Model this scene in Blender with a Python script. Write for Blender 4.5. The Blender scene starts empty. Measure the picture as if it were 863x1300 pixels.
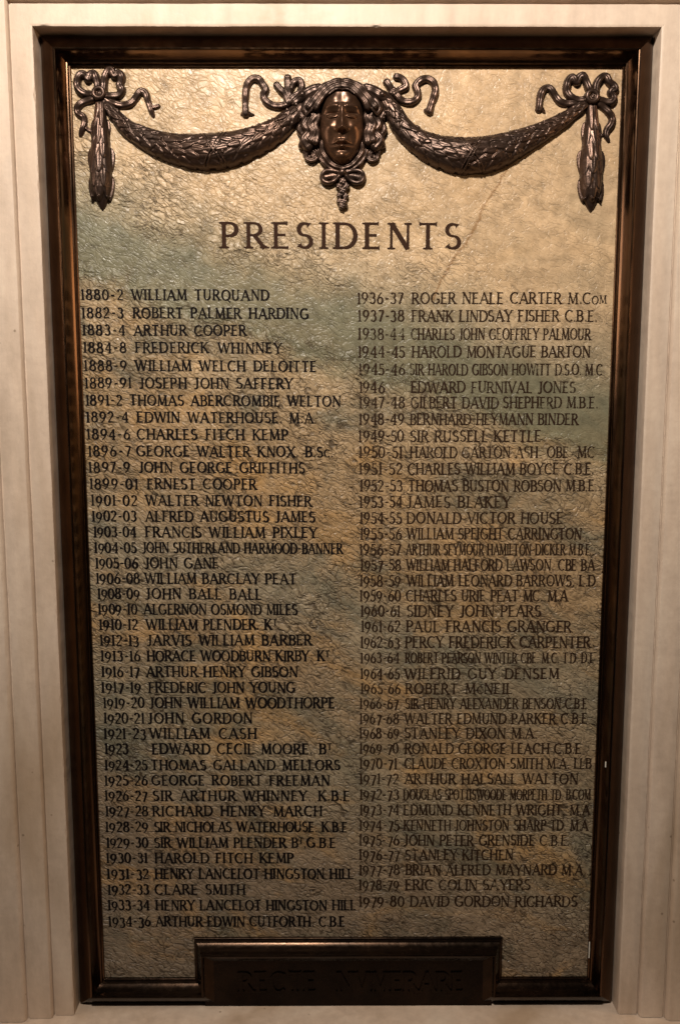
import bpy, bmesh, math, random
import numpy as np
from mathutils import Vector

S = bpy.context.scene
COL = S.collection
R = math.radians

# ------------------------------------------------------------------ camera
CAM = (-0.0165, -1.4991, 1.0694)
PITCH, YAW, ROLL, FPX = 0.12731, 0.0034, -0.0007, 1100.0
_c, _s = math.cos, math.sin
FW = np.array([_s(YAW)*_c(PITCH), _c(YAW)*_c(PITCH), -_s(PITCH)])
RT = np.array([_c(YAW), -_s(YAW), 0.0])
UP = np.cross(RT, FW)
cam_d = bpy.data.cameras.new('camera')
cam = bpy.data.objects.new('camera', cam_d); COL.objects.link(cam)
cam.location = CAM
cam.rotation_euler = (math.pi/2 - PITCH, 0, -YAW)
cam_d.sensor_fit = 'VERTICAL'; cam_d.sensor_height = 24.0
cam_d.lens = FPX/1300.0*24.0
cam_d.clip_start = 0.01; cam_d.clip_end = 50
S.camera = cam

def P(px, py, d=0.0):
    """photo pixel -> point on the plane y = -d (d = metres in front of the marble)"""
    v = FW*FPX + RT*(px-431.5) - UP*(py-650.0)
    t = (-d - CAM[1])/v[1]
    p = np.array(CAM) + v*t
    return Vector((p[0], -d, p[2]))

# ------------------------------------------------------------------ light
w = bpy.data.worlds.new('World'); S.world = w; w.use_nodes = True
wn = w.node_tree.nodes['Background']
wn.inputs['Color'].default_value = (1.0, 0.82, 0.66, 1)
wn.inputs['Strength'].default_value = 0.022
S.view_settings.view_transform = 'Standard'; S.view_settings.look = 'None'
S.view_settings.exposure = 0.0; S.view_settings.gamma = 1.0

def area(name, loc, target, power, size, color):
    d = bpy.data.lights.new(name, 'AREA'); d.energy = power; d.size = size; d.color = color; d.shape = 'DISK'
    o = bpy.data.objects.new(name, d); COL.objects.link(o); o.location = loc
    o.rotation_euler = (Vector(target)-Vector(loc)).to_track_quat('-Z', 'Y').to_euler()
    return o
area('ceiling_lamp', (-0.25, -1.50, 2.38), (0, 0, 2.10), 66, 0.14, (1.0, 0.90, 0.79))
area('side_fill', (1.9, -0.55, 1.45), (-0.4, 0, 1.25), 8.0, 0.7, (1.0, 0.62, 0.32))  # added unseen source, for a warm sheen on the frame mouldings
area('side_fill', (-1.9, -0.60, 1.60), (0.4, 0, 1.35), 8.0, 0.7, (1.0, 0.78, 0.60))  # added unseen source on the left, brightens the right inner moulding

# ------------------------------------------------------------------ materials
def mat(name):
    m = bpy.data.materials.new(name); m.use_nodes = True
    nt = m.node_tree; b = nt.nodes['Principled BSDF']
    return m, nt, b
def N(nt, typ, **kw):
    n = nt.nodes.new(typ)
    for k, v in kw.items():
        if k in n.inputs: n.inputs[k].default_value = v
        else: setattr(n, k, v)
    return n
def math_(nt, op, a, b=None, c=None, clamp=False):
    n = nt.nodes.new('ShaderNodeMath'); n.operation = op; n.use_clamp = clamp
    for i, v in enumerate((a, b, c)):
        if v is None: continue
        if isinstance(v, (int, float)): n.inputs[i].default_value = v
        else: nt.links.new(v, n.inputs[i])
    return n.outputs[0]
def mix(nt, fac, a, b, mode='MIX'):
    n = nt.nodes.new('ShaderNodeMix'); n.data_type = 'RGBA'; n.blend_type = mode
    for i, v in ((0, fac), (6, a), (7, b)):
        if isinstance(v, (int, float)): n.inputs[i].default_value = v
        elif isinstance(v, tuple): n.inputs[i].default_value = v + (1,)
        else: nt.links.new(v, n.inputs[i])
    return n.outputs[2]
def ramp(nt, fac, stops, interp='LINEAR'):
    n = nt.nodes.new('ShaderNodeValToRGB'); e = n.color_ramp; e.interpolation = interp
    while len(e.elements) < len(stops): e.elements.new(0.5)
    for el, (p, c) in zip(e.elements, stops):
        el.position = p
        el.color = (c, c, c, 1) if isinstance(c, (int, float)) else c + (1,)
    nt.links.new(fac, n.inputs[0])
    return n.outputs[0]
def noise(nt, vec, scale, detail=4, rough=0.55, dist=0.0):
    n = N(nt, 'ShaderNodeTexNoise', Scale=scale, Detail=detail, Roughness=rough, Distortion=dist)
    nt.links.new(vec, n.inputs['Vector'])
    return n.outputs['Fac'], n.outputs['Color']

# --- marble
def marble_mat():
    m, nt, b = mat('veined_marble'); L = nt.links.new
    tc = N(nt, 'ShaderNodeTexCoord'); co = tc.outputs['Object']
    sep = N(nt, 'ShaderNodeSeparateXYZ'); L(co, sep.inputs[0])
    x, z = sep.outputs[0], sep.outputs[2]
    n1, n1c = noise(nt, co, 4.0, 6, 0.6, 0.6)
    n2, _ = noise(nt, co, 14.0, 6, 0.65, 0.4)
    n3, _ = noise(nt, co, 45.0, 4, 0.6)
    # band coordinate, falling to the right
    q = math_(nt, 'ADD', z, math_(nt, 'MULTIPLY', x, 0.34))
    q = math_(nt, 'ADD', q, math_(nt, 'MULTIPLY', math_(nt, 'SUBTRACT', n1, 0.5), 0.09))
    q = math_(nt, 'ADD', q, math_(nt, 'MULTIPLY', math_(nt, 'SUBTRACT', n2, 0.5), 0.10))
    qn = math_(nt, 'DIVIDE', q, 2.0)
    cream = (0.50, 0.385, 0.235); tan = (0.40, 0.285, 0.155); ochre = (0.29, 0.185, 0.085)
    green = (0.148, 0.136, 0.084); grey = (0.265, 0.215, 0.142); brown = (0.29, 0.205, 0.12)
    base = ramp(nt, qn, [(0.0, (0.19, 0.145, 0.10)), (0.10, (0.23, 0.17, 0.112)), (0.19, grey), (0.27, brown),
                         (0.34, grey), (0.42, (0.32, 0.215, 0.115)), (0.49, (0.30, 0.21, 0.118)), (0.545, (0.35, 0.255, 0.15)), (0.566, green),
                         (0.607, (0.158, 0.148, 0.096)), (0.640, (0.33, 0.255, 0.16)), (0.675, (0.43, 0.305, 0.18)), (1.0, (0.44, 0.30, 0.18))])
    below = ramp(nt, qn, [(0.53, 1.0), (0.575, 0.12), (0.63, 0.12), (0.70, 0.25)])
    # ochre and green clouds, drawn out along the bedding
    bed = N(nt, 'ShaderNodeMapping'); bed.vector_type = 'TEXTURE'
    bed.inputs['Rotation'].default_value = (0, R(20), 0); bed.inputs['Scale'].default_value = (1.9, 1.0, 1.0); L(co, bed.inputs[0])
    c1, _ = noise(nt, bed.outputs[0], 8.0, 5, 0.6, 1.0)
    base = mix(nt, math_(nt, 'MULTIPLY', math_(nt, 'MULTIPLY', ramp(nt, c1, [(0.50, 0.0), (0.66, 1.0)]), 0.80), below), base, (0.38, 0.225, 0.09))
    mp = N(nt, 'ShaderNodeMapping'); mp.inputs['Location'].default_value = (3.1, 1.7, 5.3); L(bed.outputs[0], mp.inputs[0])
    c2, _ = noise(nt, mp.outputs[0], 9.0, 5, 0.65, 0.8)
    base = mix(nt, math_(nt, 'MULTIPLY', math_(nt, 'MULTIPLY', ramp(nt, c2, [(0.50, 0.0), (0.66, 1.0)]), 0.80), below), base, (0.13, 0.122, 0.085))
    # fine mottling
    base = mix(nt, 0.55, base, ramp(nt, n2, [(0.30, 0.34), (0.5, 0.52), (0.72, 0.70)]), 'OVERLAY')
    base = mix(nt, 0.5, base, ramp(nt, n3, [(0.30, 0.30), (0.5, 0.52), (0.72, 0.72)]), 'OVERLAY')
    # crackle: stretched cells running down to the right
    wv = nt.nodes.new('ShaderNodeVectorMath'); wv.operation = 'MULTIPLY_ADD'
    _, w1 = noise(nt, co, 22.0, 3, 0.6)
    L(w1, wv.inputs[0]); wv.inputs[1].default_value = (0.03, 0.03, 0.03); L(co, wv.inputs[2])
    rot = N(nt, 'ShaderNodeMapping'); rot.vector_type = 'TEXTURE'
    rot.inputs['Rotation'].default_value = (0, R(33), 0); rot.inputs['Scale'].default_value = (2.6, 1.0, 1.0)
    L(wv.outputs[0], rot.inputs[0])
    def cells(scale):
        v = N(nt, 'ShaderNodeTexVoronoi', Scale=scale); v.feature = 'DISTANCE_TO_EDGE'
        L(rot.outputs[0], v.inputs['Vector']); return v.outputs['Distance']
    v1 = cells(120.0)
    st1, _ = noise(nt, rot.outputs[0], 128.0, 3, 0.5, 0.7)
    st2, _ = noise(nt, rot.outputs[0], 290.0, 2, 0.5, 0.5)
    msk, _ = noise(nt, co, 11.0, 4, 0.6)
    calm = ramp(nt, math_(nt, 'ABSOLUTE', math_(nt, 'SUBTRACT', qn, 0.594)), [(0.018, 0.35), (0.034, 1.0)])
    amt = math_(nt, 'MULTIPLY', calm, ramp(nt, msk, [(0.34, 0.35), (0.60, 1.0)]))
    amt = math_(nt, 'MULTIPLY', amt, ramp(nt, math_(nt, 'MULTIPLY_ADD', x, 0.10, qn), [(0.575, 1.25), (0.66, 0.70), (0.74, 0.35)]))
    e1 = ramp(nt, st1, [(0.365, 1.0), (0.43, 0.0)])
    e2 = math_(nt, 'MULTIPLY', ramp(nt, st2, [(0.33, 1.0), (0.41, 0.0)]), 0.8)
    e3 = math_(nt, 'MULTIPLY', ramp(nt, v1, [(0.0, 1.0), (0.07, 0.0)]), ramp(nt, msk, [(0.40, 0.1), (0.60, 0.75)]))
    edge = math_(nt, 'MULTIPLY', math_(nt, 'MAXIMUM', math_(nt, 'MAXIMUM', e1, e2), e3), amt)
    base = mix(nt, math_(nt, 'MULTIPLY', edge, 0.70), base, (0.065, 0.046, 0.028))
    # the rusty vein crossing below the right festoon
    a0, a1 = P(641, 217), P(556, 366)
    k = (a1.x-a0.x)/(a1.z-a0.z)
    dx = math_(nt, 'SUBTRACT', math_(nt, 'SUBTRACT', x, a0.x), math_(nt, 'MULTIPLY', math_(nt, 'SUBTRACT', z, a0.z), k))
    dx = math_(nt, 'ADD', dx, math_(nt, 'MULTIPLY', math_(nt, 'SUBTRACT', n2, 0.5), 0.035))
    dx = math_(nt, 'ADD', dx, math_(nt, 'MULTIPLY', math_(nt, 'SUBTRACT', n3, 0.5), 0.012))
    vm = ramp(nt, math_(nt, 'ABSOLUTE', dx), [(0.0, 1.0), (0.0016, 0.9), (0.0036, 0.0)])
    zr = math_(nt, 'MULTIPLY', math_(nt, 'GREATER_THAN', z, a1.z-0.02), math_(nt, 'GREATER_THAN', 1.50, z))
    base = mix(nt, math_(nt, 'MULTIPLY', math_(nt, 'MULTIPLY', vm, zr), 0.75), base, (0.20, 0.10, 0.035))
    L(base, b.inputs['Base Color'])
    L(ramp(nt, n3, [(0.3, 0.30), (0.7, 0.44)]), b.inputs['Roughness'])
    b.inputs['Specular IOR Level'].default_value = 0.32
    # relief of the dressed face
    h = math_(nt, 'ADD', ramp(nt, st1, [(0.26, 0.0), (0.44, 0.75), (0.75, 1.0)]), math_(nt, 'MULTIPLY', ramp(nt, st2, [(0.28, 0.0), (0.46, 0.8), (0.75, 1.0)]), 0.4))
    h = math_(nt, 'ADD', h, math_(nt, 'MULTIPLY', ramp(nt, v1, [(0.0, 0.0), (0.10, 0.85), (0.4, 1.0)]), 0.55))
    h = math_(nt, 'MULTIPLY', h, amt)
    h = math_(nt, 'ADD', h, math_(nt, 'MULTIPLY', n3, 0.3))
    bp = N(nt, 'ShaderNodeBump', Strength=1.0, Distance=0.0026); L(h, bp.inputs['Height'])
    L(bp.outputs[0], b.inputs['Normal'])
    return m

def bronze_mat(name, col, worn, rough=(0.22, 0.42), metal=0.9, bump=0.0006, scale=60, streak=1.0, coat=0.0):
    m, nt, b = mat(name); L = nt.links.new
    tc = N(nt, 'ShaderNodeTexCoord'); co = tc.outputs['Object']
    mp = N(nt, 'ShaderNodeMapping'); mp.inputs['Scale'].default_value = (1, 1, streak); L(co, mp.inputs[0])
    n1, _ = noise(nt, mp.outputs[0], 11.0, 5, 0.6, 0.5)
    n2, _ = noise(nt, mp.outputs[0], scale, 5, 0.65)
    c = mix(nt, ramp(nt, n1, [(0.42, 0.0), (0.66, 1.0)]), col, worn)
    c = mix(nt, 0.5, c, ramp(nt, n2, [(0.3, 0.32), (0.7, 0.66)]), 'OVERLAY')
    L(c, b.inputs['Base Color']); b.inputs['Metallic'].default_value = metal
    L(ramp(nt, n2, [(0.3, rough[0]), (0.7, rough[1])]), b.inputs['Roughness'])
    b.inputs['Coat Weight'].default_value = coat; b.inputs['Coat Roughness'].default_value = 0.15
    bp = N(nt, 'ShaderNodeBump', Strength=0.6, Distance=bump); L(n2, bp.inputs['Height']); L(bp.outputs[0], b.inputs['Normal'])
    return m

def stone_mat():
    m, nt, b = mat('cream_stone'); L = nt.links.new
    tc = N(nt, 'ShaderNodeTexCoord'); co = tc.outputs['Object']
    mp = N(nt, 'ShaderNodeMapping'); mp.inputs['Scale'].default_value = (1, 1, 0.22); L(co, mp.inputs[0])
    n1, _ = noise(nt, mp.outputs[0], 9.0, 5, 0.6, 0.4)
    n2, _ = noise(nt, co, 70.0, 5, 0.65)
    n4, _ = noise(nt, mp.outputs[0], 40.0, 4, 0.6)
    c = ramp(nt, n1, [(0.30, (0.44, 0.335, 0.25)), (0.5, (0.52, 0.41, 0.32)), (0.70, (0.54, 0.44, 0.35))])
    c = mix(nt, 0.35, c, ramp(nt, n4, [(0.3, 0.36), (0.7, 0.62)]), 'OVERLAY')
    c = mix(nt, 0.25, c, ramp(nt, n2, [(0.3, 0.36), (0.7, 0.62)]), 'OVERLAY')
    # brown stains and small pits
    s1, _ = noise(nt, mp.outputs[0], 5.0, 3, 0.5, 0.6)
    c = mix(nt, math_(nt, 'MULTIPLY', ramp(nt, s1, [(0.52, 0.0), (0.72, 1.0)]), 0.6), c, (0.30, 0.20, 0.115))
    v = N(nt, 'ShaderNodeTexVoronoi', Scale=26.0); L(co, v.inputs['Vector'])
    pit = ramp(nt, v.outputs['Distance'], [(0.0, 1.0), (0.045, 1.0), (0.07, 0.0)])
    pit = math_(nt, 'MULTIPLY', pit, ramp(nt, s1, [(0.45, 0.0), (0.5, 1.0)]))
    c = mix(nt, math_(nt, 'MULTIPLY', pit, 0.6), c, (0.13, 0.085, 0.05))
    L(c, b.inputs['Base Color']); L(ramp(nt, n2, [(0.3, 0.5), (0.7, 0.68)]), b.inputs['Roughness'])
    b.inputs['Subsurface Weight'].default_value = 0.0
    bp = N(nt, 'ShaderNodeBump', Strength=0.5, Distance=0.0012); L(n2, bp.inputs['Height'])
    bp2 = N(nt, 'ShaderNodeBump', Strength=0.25, Distance=0.002); L(n4, bp2.inputs['Height']); L(bp.outputs[0], bp2.inputs['Normal'])
    L(bp2.outputs[0], b.inputs['Normal'])
    return m

def paint_mat():
    """letter paint; object colour = paint colour, its alpha = how much of the paint is left"""
    m, nt, b = mat('letter_paint'); L = nt.links.new
    oi = N(nt, 'ShaderNodeObjectInfo'); tc = N(nt, 'ShaderNodeTexCoord'); co = tc.outputs['Object']
    n1, _ = noise(nt, co, 30.0, 4, 0.6); n2, _ = noise(nt, co, 240.0, 4, 0.7)
    f = math_(nt, 'ADD', math_(nt, 'MULTIPLY', n1, 0.65), math_(nt, 'MULTIPLY', n2, 0.35))
    keep = math_(nt, 'SUBTRACT', oi.outputs['Alpha'], f)
    keep = math_(nt, 'MULTIPLY_ADD', keep, 7.0, 0.5, True)
    L(mix(nt, 0.4, oi.outputs['Color'], ramp(nt, n2, [(0.3, 0.3), (0.7, 0.75)]), 'OVERLAY'), b.inputs['Base Color'])
    b.inputs['Roughness'].default_value = 0.7
    b.inputs['Specular IOR Level'].default_value = 0.06
    L(math_(nt, 'MAXIMUM', keep, 0.10), b.inputs['Alpha'])
    return m

MARBLE = marble_mat(); STONE = stone_mat(); PAINT = paint_mat()
BRONZE = bronze_mat('frame_bronze', (0.090, 0.052, 0.032), (0.140, 0.078, 0.042), (0.16, 0.27), 1.0, 0.0003, 90, 0.15)
RELIEF = bronze_mat('relief_bronze', (0.050, 0.031, 0.023), (0.072, 0.041, 0.028), (0.27, 0.42), 0.72, 0.0008, 130)
DARKB = bronze_mat('shaded_plaque_bronze', (0.012, 0.008, 0.006), (0.020, 0.012, 0.008), (0.22, 0.34), 0.9, 0.0003, 90)  # plaque bronze with the dimness at the frame's foot put into its colour
RAILB = bronze_mat('shaded_rail_bronze', (0.024, 0.015, 0.010), (0.040, 0.023, 0.014), (0.18, 0.30), 0.95, 0.0003, 90)  # darker copy of the frame bronze: shade on the lower rails painted in
FACE = bronze_mat('polished_bronze', (0.070, 0.038, 0.024), (0.115, 0.055, 0.028), (0.26, 0.37), 0.72, 0.0003, 110)
FLECK, _nt, _b = mat('white_fleck'); _b.inputs['Base Color'].default_value = (0.6, 0.57, 0.5, 1)
MORTAR, _nt, _b = mat('dark_backing'); _b.inputs['Base Color'].default_value = (0.06, 0.05, 0.04, 1); _b.inputs['Roughness'].default_value = 0.9

# ------------------------------------------------------------------ object helpers
def mesh_obj(name, verts, faces, m, parent=None, smooth=False):
    me = bpy.data.meshes.new(name)
    off = Vector(parent_loc(parent)) if parent else Vector((0, 0, 0))
    me.from_pydata([tuple(Vector(v)-off) for v in verts], [], faces)
    me.materials.append(m)
    if smooth: me.polygons.foreach_set('use_smooth', [True]*len(me.polygons))
    me.update()
    o = bpy.data.objects.new(name, me); COL.objects.link(o)
    if parent: o.parent = parent
    return o
def parent_loc(p):
    v = Vector((0, 0, 0))
    while p: v = v + p.location; p = p.parent
    return v
def thing(name, label, cat, loc, group=None):
    o = bpy.data.objects.new(name, None); COL.objects.link(o)
    o.location = loc; o.empty_display_size = 0.05
    o['label'] = label; o['category'] = cat
    if group: o['group'] = group
    return o
def box(x0, x1, y0, y1, z0, z1):
    v = [(x, y, z) for x in (x0, x1) for y in (y0, y1) for z in (z0, z1)]
    f = [(0, 1, 3, 2), (4, 6, 7, 5), (0, 4, 5, 1), (2, 3, 7, 6), (0, 2, 6, 4), (1, 5, 7, 3)]
    return v, f

# ------------------------------------------------------------------ marble opening
XL, XR = -0.45, 0.45
ZT = 1.6100; ZB = 0.0
nl, nr = P(247, 1190).x, P(637, 1190).x
NZ = P(440, 1189).z
OUT = 0.046                                  # frame width
D_FACE = 0.040                               # stone face in front of the marble
OX0, OX1 = XL-OUT-0.002, XR+OUT+0.002        # opening in the stone
OZ1 = ZT+OUT+0.002; OZ0 = ZB-OUT-0.001

# ------------------------------------------------------------------ stone surround
random.seed(4)
# profile: (outward, forward)
STEPS = [(0.0, 0.0), (0.0335, 0.0), (0.0345, -0.0035), (0.0365, -0.0035), (0.0372, 0.004), (0.0395, 0.0075), (0.043, 0.0085), (0.078, 0.0085),
         (0.0795, 0.005), (0.0815, 0.005), (0.083, 0.0125), (0.0865, 0.0165), (0.0905, 0.0175), (0.128, 0.0175), (0.1295, 0.014), (0.1315, 0.014),
         (0.134, 0.023), (0.140, 0.027), (0.26, 0.027)]
def smooth1(k):
    rs = np.random.RandomState(k); a = rs.randn(4000)
    out = np.zeros(4000)
    for wdt, am in ((3, 0.6), (11, 1.0), (40, 1.2)):
        kern = np.ones(wdt)/wdt
        s = np.convolve(a, kern, 'same'); out += am*s/ (s.std()+1e-9)
    return out/2
def chips(k):
    a = np.random.RandomState(k).randn(4000); a = np.convolve(a, np.ones(3)/3, 'same'); return a/a.std()
sur = thing('stone_surround', 'cream stone surround with stepped mouldings framing the dark tablet recess', 'stone surround', (0, -D_FACE, OZ0))
def jamb(side):
    prof = [(0.0, -D_FACE-0.02), (0.0, -0.0060), (0.0, -0.0035)] + [(0.0004, -0.001), (0.0025, 0.0), (0.0050, 0.0)] + STEPS[1:]
    n = 300; verts = []; faces = []
    j1 = chips(10+side); j2 = smooth1(20+side)
    for i in range(n+1):
        t = i/n
        for k, (u, v) in enumerate(prof):
            z1 = OZ1 + u
            z = OZ0 + (z1-OZ0)*t
            chip = max(0.0, j1[200+i]-1.5)*0.0016 if k in (3,) else 0.0
            wob = 0.00013*j2[200+i*3+k*7]
            uu = u + chip + (wob if 0 < k else 0); vv = v - chip*0.9 + wob*0.4
            x = (OX0 - uu) if side < 0 else (OX1 + uu)
            verts.append((x, -D_FACE-vv, z))
    m = len(prof)
    for i in range(n):
        for k in range(m-1):
            a, b_, c, d = i*m+k, i*m+k+1, (i+1)*m+k+1, (i+1)*m+k
            faces.append((a, d, c, b_) if side < 0 else (a, b_, c, d))
    o = mesh_obj('jamb', verts, faces, STONE, sur, True); fix_sharp(o); return o
def fix_sharp(o, ang=35):
    bm = bmesh.new(); bm.from_mesh(o.data)
    bmesh.ops.recalc_face_normals(bm, faces=bm.faces[:])
    bm.to_mesh(o.data); bm.free()
    o.data.set_sharp_from_angle(angle=R(ang))
def lintel():
    prof = [(0.0, -D_FACE-0.02), (0.0, -0.0060), (0.0, -0.0035), (0.0004, -0.001), (0.0025, 0.0), (0.0050, 0.0)] + STEPS[1:]
    n = 200; verts = []; faces = []; m = len(prof)
    j1 = chips(31); j2 = smooth1(32)
    for i in range(n+1):
        t = i/n
        for k, (u, v) in enumerate(prof):
            x0, x1 = OX0-u, OX1+u
            chip = max(0.0, j1[200+i]-1.6)*0.0012 if k in (3,) else 0.0
            wob = 0.00012*j2[200+i*3+k*7]
            if i in (0, n): chip = wob = 0
            verts.append((x0+(x1-x0)*t, -D_FACE-v+chip*0.9-wob*0.4, OZ1+u+chip+(wob if k else 0)))
    for i in range(n):
        for k in range(m-1):
            faces.append((i*m+k, i*m+k+1, (i+1)*m+k+1, (i+1)*m+k))
    o = mesh_obj('lintel', verts, faces, STONE, sur, True); fix_sharp(o); return o
jamb(-1); jamb(1); lintel()
# sill: a deep ledge with a softened front edge
prof = [(0.06, -0.004), (0.06, 0.0), (-0.20, -0.002), (-0.212, -0.006), (-0.216, -0.014), (-0.216, -0.10), (-0.15, -0.13), (-0.03, -0.14)]
verts = []; faces = []; nn = 80
jj = smooth1(41)
for i in range(nn+1):
    x = -0.85+1.7*i/nn
    for k, (y, z) in enumerate(prof): verts.append((x, y, OZ0+z+(0.0004*jj[100+i*5+k] if k > 1 else 0)))
for i in range(nn):
    for k in range(len(prof)-1):
        faces.append((i*8+k, (i+1)*8+k, (i+1)*8+k+1, i*8+k+1))
o = mesh_obj('sill', verts, faces, STONE, sur, True); fix_sharp(o)
# wall beyond and behind
v, f = box(-2.5, 2.5, 0.031, 0.25, -1.3, 3.4)
o = mesh_obj('wall', v, f, MORTAR); o['kind'] = 'structure'
def wall_piece(x0, x1, z0, z1):
    return box(x0, x1, -D_FACE-0.024, 0.030, z0, z1)
vv = []; ff = []
for q in ((-2.5, OX0-0.257, -1.3, 3.4), (OX1+0.257, 2.5, -1.3, 3.4), (OX0-0.256, OX1+0.256, OZ1+0.257, 3.4), (OX0-0.256, OX1+0.256, -1.3, OZ0-0.145)):
    v, f = wall_piece(*q); ff += [tuple(i+len(vv) for i in t) for t in f]; vv += v
o = mesh_obj('wall', vv, ff, STONE); o['kind'] = 'structure'

# ------------------------------------------------------------------ marble tablet
tab = thing('marble_tablet', 'veined cream and green marble tablet with two columns of dark painted names', 'tablet', (0, 0, 0))
def slab():
    v, f = box(XL-0.012, XR+0.012, 0.0, 0.030, ZB-0.012, ZT+0.012)
    return mesh_obj('slab', v, f, MARBLE, tab)
SLAB = slab()

# ------------------------------------------------------------------ bronze frame
fr = thing('bronze_frame', 'dark bronze moulded frame stepped up at the bottom around a raised motto plaque', 'frame', (0, 0, OZ0))
FP = [(0.0, -0.006), (0.0, 0.0030), (0.0008, 0.0038), (0.0028, 0.0040), (0.0032, 0.0046), (0.0032, 0.0070), (0.0040, 0.0080), (0.0056, 0.0083),
      (0.0080, 0.0102), (0.0108, 0.0136), (0.0136, 0.0178), (0.0150, 0.0210), (0.0153, 0.0240), (0.0164, 0.0258), (0.0178, 0.0264), (0.0194, 0.0260), (0.0206, 0.0245),
      (0.0216, 0.0215), (0.0235, 0.0208), (0.0300, 0.0180), (0.0380, 0.0130), (0.0440, 0.0090), (0.0458, 0.0070), (0.0460, -0.0200)]
FP = [(u, v*1.22 if v > 0 else v) for u, v in FP]
poly = [(XL, ZT), (XR, ZT), (XR, ZB), (nr, ZB), (nr, NZ), (nl, NZ), (nl, ZB), (XL, ZB)]   # clockwise seen from the front
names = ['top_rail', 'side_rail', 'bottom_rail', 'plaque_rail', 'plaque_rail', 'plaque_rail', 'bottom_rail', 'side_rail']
def outn(i):
    a, b_ = Vector(poly[i]), Vector(poly[(i+1) % 8]); d = (b_-a).normalized(); return Vector((-d.y, d.x))
def off(i, u):                    # mitred offset of corner i
    n0, n1 = outn(i-1), outn(i)
    k = (n0+n1)/(1+n0.dot(n1)); p = Vector(poly[i]) + k*u
    return p
for i in range(8):
    vs = []; fs = []; m = len(FP); seg = 24
    for j in range(seg+1):
        t = j/seg
        for (u, v_) in FP:
            a, b_ = off(i, u), off((i+1) % 8, u)
            p = a.lerp(b_, t); vs.append((p.x, -v_, p.y))
    for j in range(seg):
        for k in range(m-1):
            fs.append((j*m+k, (j+1)*m+k, (j+1)*m+k+1, j*m+k+1))
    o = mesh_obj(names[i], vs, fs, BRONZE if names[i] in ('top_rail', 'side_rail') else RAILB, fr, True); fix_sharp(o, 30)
# plaque field inside the raised part, with its letters added below
plq_v, plq_f = box(nl+0.020, nr-0.020, -0.0165, 0.029, ZB-OUT, NZ-0.020)
PLQ = mesh_obj('motto_plaque', plq_v, plq_f, DARKB, fr)
# two little white flecks on the right rail
for (px, py0, py1, d) in ((747, 1196, 1216, 0.0115), (768, 967, 974, 0.0328)):
    a, b_ = P(px, py1, d), P(px+1, py0, d)
    v, f = box(a.x-0.0009, a.x+0.0009, -d-0.0006, -d+0.0008, a.z, b_.z)
    mesh_obj('white_mark', v, f, FLECK, fr)

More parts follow.
